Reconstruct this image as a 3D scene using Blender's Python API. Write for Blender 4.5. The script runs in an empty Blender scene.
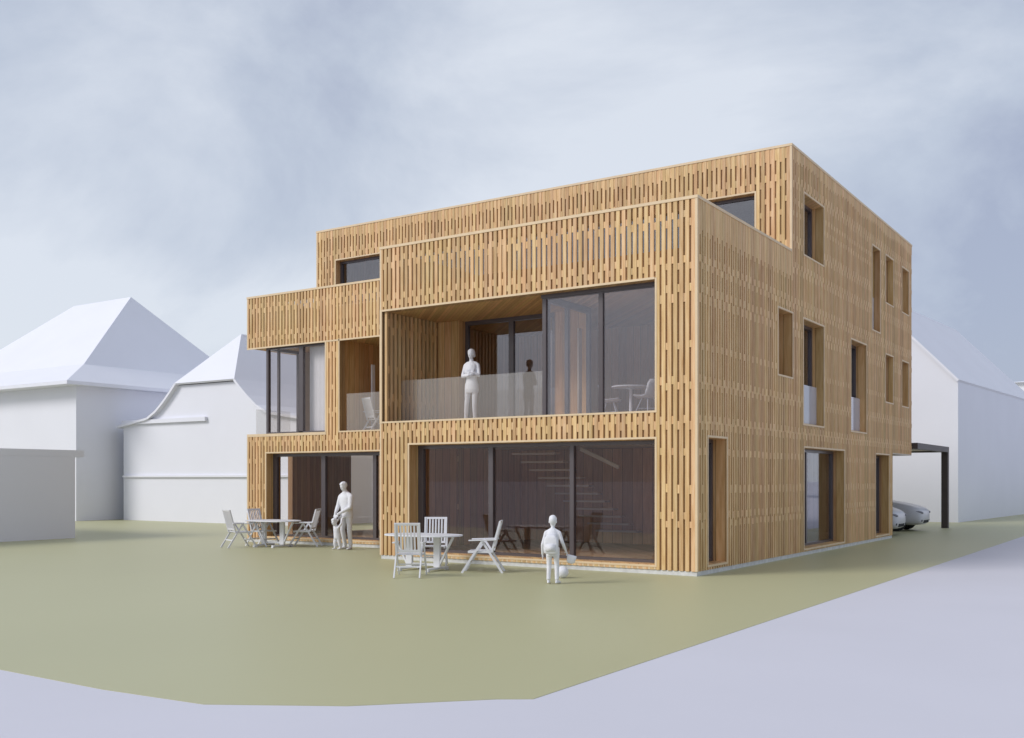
import bpy, bmesh, math, random
from mathutils import Vector, Matrix
random.seed(7)
R = math.radians
C = bpy.context.scene.collection
sc = bpy.context.scene

# ------------------------------------------------------------------ helpers
class MB:
    def __init__(self):
        self.v = []; self.f = []; self.M = Matrix.Identity(4); self.smooth = False
    def add(self, vs, fs):
        n = len(self.v)
        self.v += [self.M @ Vector(p) for p in vs]
        self.f += [[n + i for i in f] for f in fs]
        return self
    def box(self, x0, x1, y0, y1, z0, z1):
        if x0 > x1: x0, x1 = x1, x0
        if y0 > y1: y0, y1 = y1, y0
        if z0 > z1: z0, z1 = z1, z0
        return self.add([(x0,y0,z0),(x1,y0,z0),(x1,y1,z0),(x0,y1,z0),(x0,y0,z1),(x1,y0,z1),(x1,y1,z1),(x0,y1,z1)],
                 [(0,3,2,1),(4,5,6,7),(0,1,5,4),(1,2,6,5),(2,3,7,6),(3,0,4,7)])
    def bar(self, a, b, w, t, up=(0,0,1)):
        """rectangular bar from a to b, w across, t along the 'up' side"""
        a = Vector(a); b = Vector(b); d = (b - a).normalized(); u = Vector(up)
        s = d.cross(u)
        if s.length < 1e-4: s = d.cross(Vector((1,0,0)))
        s.normalize(); u = s.cross(d).normalized()
        vs = []
        for p in (a, b):
            for i, j in ((-1,-1),(1,-1),(1,1),(-1,1)):
                vs.append(p + s*(i*w/2) + u*(j*t/2))
        return self.add(vs, [(3,2,1,0),(4,5,6,7),(0,1,5,4),(1,2,6,5),(2,3,7,6),(3,0,4,7)])
    def loft(self, pts, n=14, front=(0,-1,0), caps=True):
        """pts: (centre, rx, ry): rings across a path; ry measured along 'front'"""
        rings = []
        P = [Vector(p[0]) for p in pts]
        for i, (c, rx, ry) in enumerate(pts):
            t = (P[min(i+1, len(P)-1)] - P[max(i-1, 0)]).normalized()
            fr = Vector(front); s = t.cross(fr)
            if s.length < 1e-3: s = t.cross(Vector((0,0,1)))
            s.normalize(); fr = s.cross(t).normalized()
            rings.append([P[i] + s*(rx*math.cos(2*math.pi*k/n)) + fr*(ry*math.sin(2*math.pi*k/n)) for k in range(n)])
        vs = [p for r in rings for p in r]; fs = []
        for i in range(len(rings)-1):
            for k in range(n):
                a, b = i*n+k, i*n+(k+1) % n
                fs.append((a, b, b+n, a+n))
        if caps:
            fs.append(tuple(range(n-1, -1, -1))); fs.append(tuple((len(rings)-1)*n+k for k in range(n)))
        return self.add(vs, fs)
    def ball(self, c, rx, ry=None, rz=None, n=14, rot=None):
        ry = ry or rx; rz = rz or rx; m = n//2; vs = []; fs = []
        Q = rot or Matrix.Identity(3); c = Vector(c)
        vs.append(c + Q @ Vector((0,0,-rz)))
        for i in range(1, m):
            a = -math.pi/2 + math.pi*i/m
            for k in range(n):
                b = 2*math.pi*k/n
                vs.append(c + Q @ Vector((rx*math.cos(a)*math.cos(b), ry*math.cos(a)*math.sin(b), rz*math.sin(a))))
        vs.append(c + Q @ Vector((0,0,rz)))
        for k in range(n):
            fs.append((0, 1+(k+1) % n, 1+k))
            fs.append((len(vs)-1, 1+(m-2)*n+k, 1+(m-2)*n+(k+1) % n))
        for i in range(m-2):
            for k in range(n):
                a, b = 1+i*n+k, 1+i*n+(k+1) % n
                fs.append((a, b, b+n, a+n))
        return self.add(vs, fs)
    def limb(self, pts, n=12):
        """round tapering limb with rounded ends: pts = (centre, r)"""
        self.loft([(p, r, r) for p, r in pts], n)
        self.ball(pts[0][0], pts[0][1], n=n); self.ball(pts[-1][0], pts[-1][1], n=n)
        return self
    def poly(self, pts, z0, z1):
        """vertical prism over a ground polygon"""
        n = len(pts)
        vs = [(p[0], p[1], z0) for p in pts] + [(p[0], p[1], z1) for p in pts]
        fs = [tuple(range(n-1, -1, -1)), tuple(range(n, 2*n))] + [(i, (i+1) % n, n+(i+1) % n, n+i) for i in range(n)]
        return self.add(vs, fs)
    def prism_y(self, prof, y0, y1):
        """profile in x,z swept along y"""
        n = len(prof)
        vs = [(p[0], y0, p[1]) for p in prof] + [(p[0], y1, p[1]) for p in prof]
        fs = [tuple(range(n)), tuple(range(2*n-1, n-1, -1))] + [(i, n+i, n+(i+1) % n, (i+1) % n) for i in range(n)]
        return self.add(vs, fs)
    def slab(self, quad, t):
        """quad/polygon thickened by t along its normal (downwards)"""
        q = [Vector(p) for p in quad]; nrm = (q[1]-q[0]).cross(q[2]-q[0]).normalized()
        if nrm.z > 0: nrm = -nrm
        n = len(q); vs = q + [p + nrm*t for p in q]
        fs = [tuple(range(n)), tuple(range(2*n-1, n-1, -1))] + [(i, (i+1) % n, n+(i+1) % n, n+i) for i in range(n)]
        return self.add(vs, fs)
    def mesh(self, name, smooth=False, fix=True):
        me = bpy.data.meshes.new(name)
        me.from_pydata([tuple(p) for p in self.v], [], self.f)
        if fix:
            bm = bmesh.new(); bm.from_mesh(me); bmesh.ops.recalc_face_normals(bm, faces=bm.faces); bm.to_mesh(me); bm.free()
        if smooth:
            for p in me.polygons: p.use_smooth = True
        return me
    def build(self, name, mat, parent=None, smooth=False, bevel=0, sub=0):
        me = self.mesh(name, smooth); me.materials.append(mat)
        o = bpy.data.objects.new(name, me); C.objects.link(o)
        if parent: o.parent = parent
        if bevel:
            b = o.modifiers.new('bevel', 'BEVEL'); b.width = bevel; b.segments = 2; b.limit_method = 'ANGLE'
        if sub:
            s = o.modifiers.new('sub', 'SUBSURF'); s.levels = sub; s.render_levels = sub
        return o

def tag(o, label=None, cat=None, group=None, kind=None):
    if label: o['label'] = label
    if cat: o['category'] = cat
    if group: o['group'] = group
    if kind: o['kind'] = kind
    return o
def thing(name, label, cat, loc=(0,0,0), rz=0, group=None):
    o = bpy.data.objects.new(name, None); C.objects.link(o); o.empty_display_size = .2
    o.location = loc; o.rotation_euler = (0,0,rz)
    return tag(o, label, cat, group)
def copy_tree(o, parent=None):
    c = o.copy(); C.objects.link(c); c.parent = parent
    for ch in list(o.children): copy_tree(ch, c)
    return c

# ------------------------------------------------------------------ materials
def newmat(name):
    m = bpy.data.materials.new(name); m.use_nodes = True
    nt = m.node_tree; nt.nodes.clear()
    return m, nt, nt.nodes, nt.links
def princ(nt, col, rough=.6, spec=.4):
    b = nt.nodes.new('ShaderNodeBsdfPrincipled'); o = nt.nodes.new('ShaderNodeOutputMaterial')
    nt.links.new(b.outputs[0], o.inputs[0])
    b.inputs['Base Color'].default_value = (*col, 1); b.inputs['Roughness'].default_value = rough
    b.inputs['Specular IOR Level'].default_value = spec
    return b
def wood(name, c1, c2, c3, rough=.62, grain=1.0, isl=True, boards=None, spec=.3):
    m, nt, N, L = newmat(name); b = princ(nt, c1, rough, spec)
    tc = N.new('ShaderNodeTexCoord'); mp = N.new('ShaderNodeMapping'); mp.inputs['Scale'].default_value = (9,9,.7)
    L.new(tc.outputs['Object'], mp.inputs[0])
    vec = mp.outputs[0]
    geo = N.new('ShaderNodeNewGeometry')
    rnd = geo.outputs['Random Per Island']
    if boards:   # boards drawn on one big panel: a random value for each board strip
        sx = N.new('ShaderNodeSeparateXYZ'); L.new(tc.outputs['Object'], sx.inputs[0])
        ad = N.new('ShaderNodeMath'); ad.operation = 'ADD'; L.new(sx.outputs[0], ad.inputs[0]); L.new(sx.outputs[1], ad.inputs[1])
        dv = N.new('ShaderNodeMath'); dv.operation = 'DIVIDE'; L.new(ad.outputs[0], dv.inputs[0]); dv.inputs[1].default_value = boards
        fl = N.new('ShaderNodeMath'); fl.operation = 'FLOOR'; L.new(dv.outputs[0], fl.inputs[0])
        wn = N.new('ShaderNodeTexWhiteNoise'); wn.noise_dimensions = '1D'; L.new(fl.outputs[0], wn.inputs['W']); rnd = wn.outputs['Value']
    off = N.new('ShaderNodeVectorMath'); off.operation = 'ADD'
    cmb = N.new('ShaderNodeMath'); cmb.operation = 'MULTIPLY'; cmb.inputs[1].default_value = 37.
    L.new(rnd, cmb.inputs[0]); L.new(vec, off.inputs[0]); L.new(cmb.outputs[0], off.inputs[1])
    n1 = N.new('ShaderNodeTexNoise'); n1.inputs['Scale'].default_value = 2.2*grain; n1.inputs['Detail'].default_value = 6; n1.inputs['Distortion'].default_value = .6
    L.new(off.outputs[0], n1.inputs['Vector'])
    cr = N.new('ShaderNodeValToRGB'); e = cr.color_ramp.elements
    e[0].position = .28; e[0].color = (*c2, 1); e[1].position = .74; e[1].color = (*c3, 1)
    k = cr.color_ramp.elements.new(.5); k.color = (*c1, 1)
    L.new(n1.outputs[0], cr.inputs[0])
    hsv = N.new('ShaderNodeHueSaturation')
    mr = N.new('ShaderNodeMapRange'); mr.inputs['To Min'].default_value = .82; mr.inputs['To Max'].default_value = 1.15
    L.new(rnd, mr.inputs['Value']); L.new(mr.outputs[0], hsv.inputs['Value'])
    mh = N.new('ShaderNodeMapRange'); mh.inputs['To Min'].default_value = .488; mh.inputs['To Max'].default_value = .506
    fr = N.new('ShaderNodeMath'); fr.operation = 'FRACT'; L.new(cmb.outputs[0], fr.inputs[0])
    L.new(fr.outputs[0], mh.inputs['Value']); L.new(mh.outputs[0], hsv.inputs['Hue'])
    L.new(cr.outputs[0], hsv.inputs['Color'])
    last = hsv.outputs[0]
    if boards:   # thin dark joints between boards
        f2 = N.new('ShaderNodeMath'); f2.operation = 'FRACT'; L.new(dv.outputs[0], f2.inputs[0])
        lt = N.new('ShaderNodeMath'); lt.operation = 'LESS_THAN'; L.new(f2.outputs[0], lt.inputs[0]); lt.inputs[1].default_value = .05
        mx = N.new('ShaderNodeMix'); mx.data_type = 'RGBA'; L.new(lt.outputs[0], mx.inputs[0]); L.new(last, mx.inputs[6])
        mx.inputs[7].default_value = (c2[0]*.35, c2[1]*.35, c2[2]*.35, 1); last = mx.outputs[2]
    L.new(last, b.inputs['Base Color'])
    bp = N.new('ShaderNodeBump'); bp.inputs['Strength'].default_value = .12; bp.inputs['Distance'].default_value = .01
    L.new(n1.outputs[0], bp.inputs['Height']); L.new(bp.outputs[0], b.inputs['Normal'])
    return m
def plain(name, col, rough=.6, spec=.4, var=.06, scale=3., bump=0):
    m, nt, N, L = newmat(name); b = princ(nt, col, rough, spec)
    tc = N.new('ShaderNodeTexCoord'); n = N.new('ShaderNodeTexNoise'); n.inputs['Scale'].default_value = scale; n.inputs['Detail'].default_value = 5
    L.new(tc.outputs['Object'], n.inputs['Vector'])
    cr = N.new('ShaderNodeValToRGB'); e = cr.color_ramp.elements
    e[0].position = .3; e[0].color = (*[c*(1-var) for c in col], 1); e[1].position = .7; e[1].color = (*[min(1, c*(1+var)) for c in col], 1)
    L.new(n.outputs[0], cr.inputs[0]); L.new(cr.outputs[0], b.inputs['Base Color'])
    if bump:
        bp = N.new('ShaderNodeBump'); bp.inputs['Strength'].default_value = bump; bp.inputs['Distance'].default_value = .02
        n2 = N.new('ShaderNodeTexNoise'); n2.inputs['Scale'].default_value = scale*12; L.new(tc.outputs['Object'], n2.inputs['Vector'])
        L.new(n2.outputs[0], bp.inputs['Height']); L.new(bp.outputs[0], b.inputs['Normal'])
    return m
def glass(name, tint, ior=1.6, base=.05, milk=0, milkcol=(.8,.8,.85)):
    m, nt, N, L = newmat(name)
    o = N.new('ShaderNodeOutputMaterial'); t = N.new('ShaderNodeBsdfTransparent'); t.inputs[0].default_value = (*tint, 1)
    g = N.new('ShaderNodeBsdfGlossy'); g.inputs['Roughness'].default_value = .0; g.inputs[0].default_value = (.95,.95,1,1)
    # Schlick reflectance, the same from both faces of the pane
    ge = N.new('ShaderNodeNewGeometry'); dt = N.new('ShaderNodeVectorMath'); dt.operation = 'DOT_PRODUCT'
    L.new(ge.outputs['Normal'], dt.inputs[0]); L.new(ge.outputs['Incoming'], dt.inputs[1])
    def mth(op, a, b):
        n_ = N.new('ShaderNodeMath'); n_.operation = op
        for i_, v_ in enumerate((a, b)):
            if v_ is None: continue
            if isinstance(v_, (int, float)): n_.inputs[i_].default_value = v_
            else: L.new(v_, n_.inputs[i_])
        return n_.outputs[0]
    f0 = ((ior-1)/(ior+1))**2+base
    q = mth('POWER', mth('SUBTRACT', 1., mth('ABSOLUTE', dt.outputs['Value'], None)), 5.)
    class ad: outputs = [mth('ADD', mth('MULTIPLY', q, 1-f0), f0)]
    src = t.outputs[0]
    if milk:
        d = N.new('ShaderNodeBsdfDiffuse'); d.inputs[0].default_value = (*milkcol, 1)
        m1 = N.new('ShaderNodeMixShader'); m1.inputs[0].default_value = milk; L.new(src, m1.inputs[1]); L.new(d.outputs[0], m1.inputs[2]); src = m1.outputs[0]
    mx = N.new('ShaderNodeMixShader'); L.new(ad.outputs[0], mx.inputs[0]); L.new(src, mx.inputs[1]); L.new(g.outputs[0], mx.inputs[2])
    L.new(mx.outputs[0], o.inputs[0])
    return m

M = {}
M['clad'] = wood('larch_cladding', (.645,.43,.21), (.53,.325,.14), (.725,.525,.295))
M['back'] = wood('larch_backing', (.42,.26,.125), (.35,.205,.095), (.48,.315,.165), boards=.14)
M['panel'] = wood('timber_panel', (.58,.36,.155), (.48,.275,.10), (.66,.45,.23), boards=.21)
M['soffit'] = wood('timber_soffit', (.56,.35,.15), (.48,.285,.11), (.63,.42,.20), boards=.12)
M['inner'] = wood('interior_panelling', (.53,.295,.145), (.45,.235,.11), (.61,.36,.19), boards=.3)
M['shade'] = wood('gap_shade_backing', (.15,.085,.04), (.12,.065,.03), (.18,.10,.05), boards=.14)  # shade in the gaps between the loggia slats, put into the colour
M['floorw'] = wood('interior_floor', (.46,.31,.19), (.40,.26,.15), (.52,.36,.23), boards=.2)
M['pale'] = plain('pale_interior', (.62,.55,.46), .7, .3)
M['tread'] = plain('stair_treads', (.46,.36,.28), .6, .3)
M['cap'] = plain('pale_cap', (.70,.54,.35), .55, .35)
M['frame'] = plain('dark_metal_frame', (.085,.070,.074), .28, .7)
M['steel'] = plain('brown_steel', (.060,.045,.042), .5, .5)
M['plinth'] = plain('concrete_plinth', (.62,.62,.62), .8, .2, .12, 8.)
M['glass'] = glass('window_glass', (.96,.95,.945), 1.5, -.008)
M['coated'] = glass('coated_glass', (.93,.92,.92), 1.5, .075)
M['bal'] = glass('balustrade_glass', (.965,.965,.96), 1.4, .0, .10, (.90,.86,.80))
M['guard'] = glass('guard_glass', (.96,.965,.975), 1.45, .01, .42)
M['white'] = plain('white_model', (.76,.765,.82), .75, .25, .015, .5)
M['figure'] = plain('white_plaster', (.74,.74,.78), .7, .3, .02, 1.6, .55)
M['furn'] = plain('white_painted_wood', (.72,.72,.755), .5, .4, .02, 6.)
M['lawn'] = plain('lawn_surface', (.45,.44,.265), .48, .4, .025, .12, .04)
M['road'] = plain('pale_road', (.59,.585,.645), .75, .25, .02, .3)
M['car'] = plain('silver_paint', (.52,.52,.55), .28, .6, .02, 2.)
M['tyre'] = plain('tyre_rubber', (.02,.02,.022), .8, .3)
M['rim'] = plain('alloy_rim', (.45,.45,.47), .35, .6)
M['lamp'] = plain('lamp_lens', (.16,.16,.19), .15, .7)
M['roofing'] = plain('roof_gravel', (.30,.29,.28), .9, .2, .15, 14.)

# ------------------------------------------------------------------ measures of the house (metres, origin at the near corner)
W = 8.08; S = 2.82; XL = -15.83; YB = 5.63; XB = -15.70; L = 18.35; LS = 15.62
H = 7.39; HB = 9.94; Z0 = .09; HF = 2.735

# ------------------------------------------------------------------ setting: ground, lawn, road
g = MB(); g.add([(-700,-700,-.004),(700,-700,-.004),(700,700,-.004),(-700,700,-.004)], [(0,1,2,3)])
tag(g.build('ground', M['road']), kind='structure')
g = MB(); lawn = [(-60,-11.5),(-22,-13.3),(-8,-13.1),(-1.9,-12.8),(-.2,-12.82),(1.05,-12.72),(2.1,-12.1),(2.98,-11.2),(3.24,-11.02),(3.36,19.2),(3.7,80),(-95,80),(-95,-11)]
g.poly(lawn, -.03, 0)
tag(g.build('lawn', M['lawn']), kind='structure')

# ------------------------------------------------------------------ the timber house
house = thing('apartment_house', 'three storey flat roofed house clad in upright golden timber battens', 'house', (0,0,0))

LEV = ([.98,1.68,2.95,3.72,4.50,5.62,6.06,6.93,7.72,8.32,9.02],
       [1.16,2.43,3.07,3.84,5.43,6.21,7.08,7.58,8.62,9.17])
PITCH = .1255
def clad(name, plane, axis, u0, u1, z0, z1, holes=(), sgn=-1, ph=0, t=.036, top_long=False, bend=0, open_=()):
    """battens + staggered filler blocks on one facade plane; axis 'x': plane is y=plane facing -y; axis 'y': plane is x=plane facing +x"""
    m = MB(); bk = MB()
    def put(mb, a, b, za, zb, d0, d1):
        if zb-za < .004 or b-a < .004: return
        if axis == 'x': mb.box(a, b, plane+d0, plane+d1, za, zb)
        else: mb.box(plane-d0, plane-d1, a, b, za, zb)
    def spans(a, b):
        """free z spans for a strip u in a..b"""
        c = (a+b)/2; sp = [(z0, z1)]
        for (h0, h1, q0, q1) in holes:
            if h0-.001 < c < h1+.001:
                new = []
                for (p, q) in sp:
                    if q0 > p: new.append((p, min(q, q0)))
                    if q1 < q: new.append((max(p, q1), q))
                    if q0 >= q or q1 <= p: new = [x for x in new if x != (p, min(q, q0)) and x != (max(p, q1), q)] + [(p, q)]
                sp = new
        return [(p, q) for p, q in sp if q-p > .01]
    n = max(1, round((u1-u0)/PITCH)); pt = (u1-u0)/n; sw = pt*(.63 if axis == 'x' else .58)
    r = random.Random(name+str(ph))
    cuts = sorted({u0, u1} | {h for hh in holes for h in hh[:2] if u0 < h < u1})
    # battens: split at hole edges so nothing overlaps an opening
    for i in range(n):
        a = u0+i*pt; b = a+sw
        parts = [a]+[c for c in cuts if a+.002 < c < b-.002]+[b]
        for p, q in zip(parts, parts[1:]):
            for za, zb in spans(p, q): put(m, p, q, za, zb, 0, t)
        ga, gb = b, a+pt
        lev = LEV[(i+ph) % 2]
        if gb > u1: gb = u1
        parts = [ga]+[c for c in cuts if ga+.002 < c < gb-.002]+[gb]
        for p, q in zip(parts, parts[1:]):
            for za, zb in spans(p, q):
                fl = []
                for z in lev:
                    zc = z + (.02*math.sin(2*math.pi*a/4.3+z*1.7) if axis == 'x' else 0) + r.uniform(-.012,.012)
                    hh = .075+.012*math.sin(z*5)
                    fl.append((zc-hh, zc+hh))
                if axis == 'y' and a < YB: fl.append((6.66+.10*(i % 2), H))
                if top_long: fl.append((z1-.36+.06*(i % 2)+.05*math.sin(a*2.), z1))
                mg = []
                for fa, fb in sorted(fl):      # merge, so no two fillers overlap
                    if mg and fa < mg[-1][1]+.03: mg[-1] = (mg[-1][0], max(mg[-1][1], fb))
                    else: mg.append((fa, fb))
                for fa, fb in mg:
                    fa, fb = max(fa, za), min(fb, zb)
                    if fb-fa > .03: put(m, p, q, fa, fb, .009 if axis == 'x' else .002, t)
    # backing wall: cells of the cut grid that lie in no hole
    holes = list(holes)+list(open_)
    cuts = sorted(set(cuts) | {h for hh in open_ for h in hh[:2] if u0 < h < u1})
    zc = sorted({z0, z1} | {h for hh in holes for h in hh[2:] if z0 < h < z1})
    for a, b in zip(cuts, cuts[1:]):
        run = None
        for za, zb in zip(zc, zc[1:]):
            c = (a+b)/2; d = (za+zb)/2
            inh = any(h0 < c < h1 and q0 < d < q1 for h0, h1, q0, q1 in holes)
            if not inh:
                run = (run[0], zb) if run else (za, zb)
            if (inh or zb == z1) and run:
                put(bk, a, min(b, u1-bend), run[0], run[1], t+.001, t+.20); run = None
    o = m.build(name, M['clad'], house)
    bk.build('facade_wall', M['back'], house)
    return o

# openings (u0,u1,z0,z1)
F_LOW = (-7.20,-.89,.17,2.70); F_UP = (-8.03,-.89,3.24,5.86)
clad('front_cladding', 0., 'x', -W, 0, Z0, H, [F_LOW, F_UP], ph=0, bend=.047, open_=[(-W+.35,-.35,6.42,7.14)])
L_LOW = (-15.01,-8.4,.17,2.67); L_WIN = (XL-.1,-12.56,3.24,5.84); L_LOG = (-12.05,-8.2,3.24,5.84)
clad('wing_cladding', S, 'x', XL, -W+.2, Z0, H, [L_LOW, L_WIN, L_LOG], ph=1, open_=[(XL+.35,-W-.3,6.42,7.14)])
B_L = (-14.86,-9.0,7.45,8.91); B_R = (-8.3,-.91,7.45,8.91)
clad('attic_cladding', YB, 'x', XB, 0, H-.9, HB, [B_L, B_R], ph=0, top_long=True, bend=.047)
SIDE = dict(a=(.53,1.53,.17,2.73), b=(6.58,10.12,.15,2.68), c=(13.49,15.2,.15,2.66),
            d=(4.66,5.72,4.32,5.88), e=(6.52,8.23,3.25,5.87), f=(10.77,12.46,3.25,5.85), g=(14.71,15.72,4.32,5.83), h=(16.89,17.88,4.32,5.83),
            i=(6.56,8.22,7.45,8.98), j=(13.08,14.06,6.40,8.95), k=(14.72,15.75,7.45,8.95), l=(16.9,17.9,7.45,8.95))
side_holes = list(SIDE.values()) + [(-1,YB+.038,H,HB+1), (LS,L+1,-1,HF)]
clad('side_cladding', 0., 'y', .038, L, Z0, HB, side_holes, sgn=-1, ph=1, top_long=True, t=.05)

# corner strips and parapet caps (pale edge boards)
for q in ((-.045,.004,-.004,.034,Z0,H-.05), (-W-.004,-W+.04,-.004,.10,Z0,H-.05), (-.045,.004,YB-.004,YB+.033,H+.01,HB-.05),
          (XB-.004,XB+.04,YB-.004,YB+.1,H-.8,HB-.05), (XL-.004,XL+.04,S-.004,S+.10,5.86,H-.05), (XL-.004,XL+.04,S-.004,S+.10,Z0,3.155)):
    c = MB(); c.box(*q); c.build('corner_strip', M['cap'], house)
c = MB(); c.box(-W-.012,.012,-.012,.28,H-.05,H+.008); c.box(-.28,.012,.281,YB-.013,H-.05,H+.008); c.build('parapet_cap', M['cap'], house)
c = MB(); c.box(XL-.012,-W-.013,S-.012,S+.28,H-.05,H+.008); c.box(XL-.012,XL+.28,S+.281,L,H-.05,H+.008); c.build('parapet_cap', M['cap'], house)
c = MB(); c.box(XB-.012,.012,YB-.012,YB+.28,HB-.05,HB+.008); c.box(-.28,.012,YB+.281,L+.012,HB-.05,HB+.008)
c.box(XB-.012,XB+.28,YB+.281,L+.012,HB-.05,HB+.008); c.box(XB+.281,-.281,L-.28,L+.012,HB-.05,HB+.008); c.build('parapet_cap', M['cap'], house)
# plinth: a recessed concrete kerb under the cladding
p = MB(); p.box(-W+.02,-.02,.025,.30,-.05,Z0-.002); p.box(-.30,-.02,.302,LS-.02,-.05,Z0-.002); p.box(XL+.02,-W+.018,S+.025,S+.30,-.05,Z0-.002)
p.box(XL+.02,XL+.3,S+.302,L-3,-.05,Z0-.002); p.box(-W+.02,-W+.3,.302,S+.02,-.05,Z0-.002)
p.build('concrete_plinth', M['plinth'], house)
# sills along the two big ground floor openings
p = MB(); p.box(F_LOW[0],F_LOW[1],.004,.36,Z0+.003,.17); p.box(L_LOW[0],L_LOW[1],S+.004,S+.30,Z0+.003,.17); p.build('threshold_board', M['cap'], house)

# hidden walls and slabs that enclose the rooms
w = MB()
w.box(-W,-W+.14,.235,S+.03,Z0,3.05)                   # west wall of the front block, ground floor
w.box(-W,-W+.2,.235,YB,5.9,H-.06)
w.box(-W+.0,-W+.10,2.25,YB,3.16,5.88)
w.box(XL,XL+.2,S+.24,4.0,Z0,2.9); w.box(XL,XL+.2,4.5,7.2,Z0,2.9); w.box(XL,XL+.2,8.7,L,Z0,2.9)
w.box(XL,XL+.2,S+.24,L,5.86,H-.06)
w.box(XB,XB+.2,YB+.24,L,H-.9,HB-.06)
w.box(XL+.2,-.24,L-3.2,L-3.,Z0,2.9)                    # rear wall of the ground floor
w.box(XB,-.24,L-.2,L,2.74,HB-.06)
w.box(-15.1,-14.95,5.91,L,3.1,5.9)
w.build('outer_wall', M['back'], house)
s = MB()
s.box(-W+.15,-.24,.24,L-3.3,-.02,.16); s.box(XL+.21,-W-.01,S+.24,L-3.3,-.02,.155)
s.build('ground_slab', M['floorw'], house)
s = MB()
s.box(-W+.02,-.235,.235,S-.01,2.78,3.15); s.box(XL+.22,-.235,S+.235,LS-.1,2.78,3.15)
s.box(XL+.01,XL+.215,S+.235,L,2.91,3.15)
s.build('floor_slab', M['floorw'], house)
s = MB(); s.box(-W+.21,-.24,.24,YB+.2,5.95,6.35); s.box(XL+.21,-W-.01,S+.24,YB+.2,5.95,6.35); s.box(XB+.21,-.24,YB+.24,L-.21,5.95,6.35); s.build('roof_terrace', M['roofing'], house)
s = MB(); s.box(XB+.21,-.24,YB+.24,L-.21,9.45,9.75); s.build('flat_roof', M['roofing'], house)
# soffits (timber ceilings)
s = MB()
s.box(-W+.02,-.9,.036,2.6,5.862,5.94)
s.box(XL+.01,-W-.02,S+.036,S+2.8,5.846,5.94)
s.box(-W+.2,-.25,2.602,YB,5.862,5.94)
s.build('timber_soffit', M['soffit'], house)
s = MB(); s.box(-7.9,-.25,.42,12,2.72,2.775); s.box(XL+.21,-8.1,S+.33,12,2.70,2.775); s.build('ceiling', M['pale'], house)
s = MB(); s.box(-12,-.01,LS+.03,L-.01,2.70,2.76); s.build('overhang_soffit', M['pale'], house)
s = MB(); s.box(-9.,-.005,LS-.03,LS,Z0,HF-.04); s.build('rear_wall', M['panel'], house)

# --- windows: frame mesh (part) > pane, surround, glass guard
def lining(pl, axis, hole, depth, mat='panel', trim=.045, proud=.006, parts='tblr', name='surround', parent=None):
    """pale edge trim standing proud of the battens + timber boards lining the reveal"""
    u0,u1,z0,z1 = hole; m = MB(); e = MB()
    def put(mb, a, b, za, zb, d0, d1):
        if axis == 'x': mb.box(a, b, pl+d0, pl+d1, za, zb)
        else: mb.box(pl-d1, pl-d0, a, b, za, zb)
    k = .0222
    if 'l' in parts: put(m,u0,u0+k,z0,z1,.012,depth)
    if 'r' in parts: put(m,u1-k,u1,z0,z1,.012,depth)
    if 't' in parts: put(m,u0+k,u1-k,z1-k,z1,.012,depth)
    if 'b' in parts: put(m,u0+k,u1-k,z0,z0+k,.012,depth)
    w_ = .028
    if 'l' in parts: put(e,u0-w_,u0+.012,z0-w_,z1+w_,-proud,.011)
    if 'r' in parts: put(e,u1-.012,u1+w_,z0-w_,z1+w_,-proud,.011)
    if 't' in parts: put(e,u0+.0122,u1-.0122,z1-.012,z1+w_,-proud,.011)
    if 'b' in parts: put(e,u0+.0122,u1-.0122,z0-w_,z0+.012,-proud,.011)
    return m, e
def window(pl, axis, hole, depth, mull=(), fw=.07, parts='tblr', mat='panel', kind='window', head=None, guard=None, gl='glass'):
    u0,u1,z0,z1 = hole; f = MB(); pn = MB()
    def put(mb, a, b, za, zb, d0, d1):
        if axis == 'x': mb.box(a, b, pl+d0, pl+d1, za, zb)
        else: mb.box(pl-d1, pl-d0, a, b, za, zb)
    k = .0225; a, b, za, zb = u0+k, u1-k, z0+k, z1-k
    hd = head or fw
    put(f,a,a+fw,za,zb,depth-.10,depth); put(f,b-fw,b,za,zb,depth-.10,depth)
    put(f,a+fw,b-fw,zb-hd,zb,depth-.10,depth); put(f,a+fw,b-fw,za,za+min(fw*.8,.06),depth-.10,depth)
    for q in mull:
        qa, qb = q if isinstance(q, tuple) else (q-.05, q+.05)
        put(f,qa,qb,za+min(fw*.8,.06),zb-hd,depth-.101,depth+.001)
    put(pn,a+fw*.5,b-fw*.5,za+fw*.4,zb-hd*.5,depth-.05,depth-.035)
    fo = f.build(kind, M['frame'], house)
    pn.build('pane', M[gl], fo)
    m, e = lining(pl, axis, hole, depth, mat, parts=parts)
    m.build('reveal', M[mat], fo); e.build('surround', M['cap'], fo)
    if guard:
        gd = MB(); put(gd, u0+.03, u1-.03, z0+.03, guard, .19, .204); gd.build('glass_guard', M['guard'], fo)
    return fo
for kx in 'abcdefghijkl':
    h = SIDE[kx]
    dp = .40 if kx in 'abcefi' else .48
    mull = ()
    if kx == 'b': mull = (h[0]+1.15,)
    window(0., 'y', h, dp, mull, guard={'e':4.28,'f':4.27,'j':7.5}.get(kx), kind='window', fw=.075, gl='coated')
# the two attic windows of the front
window(YB, 'x', B_L, .30, (-11.9,), gl='coated'); window(YB, 'x', B_R, .30, (-3.4,-5.9), gl='coated')
# big sliding doors on the ground floor
window(0., 'x', F_LOW, .42, ((-5.16,-5.04),(-3.05,-2.95)), fw=.15, kind='sliding_door', head=.08)
window(S, 'x', L_LOW, .36, ((-13.0,-12.84),(-11.02,-10.90)), fw=.15, kind='sliding_door', head=.09)
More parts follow.
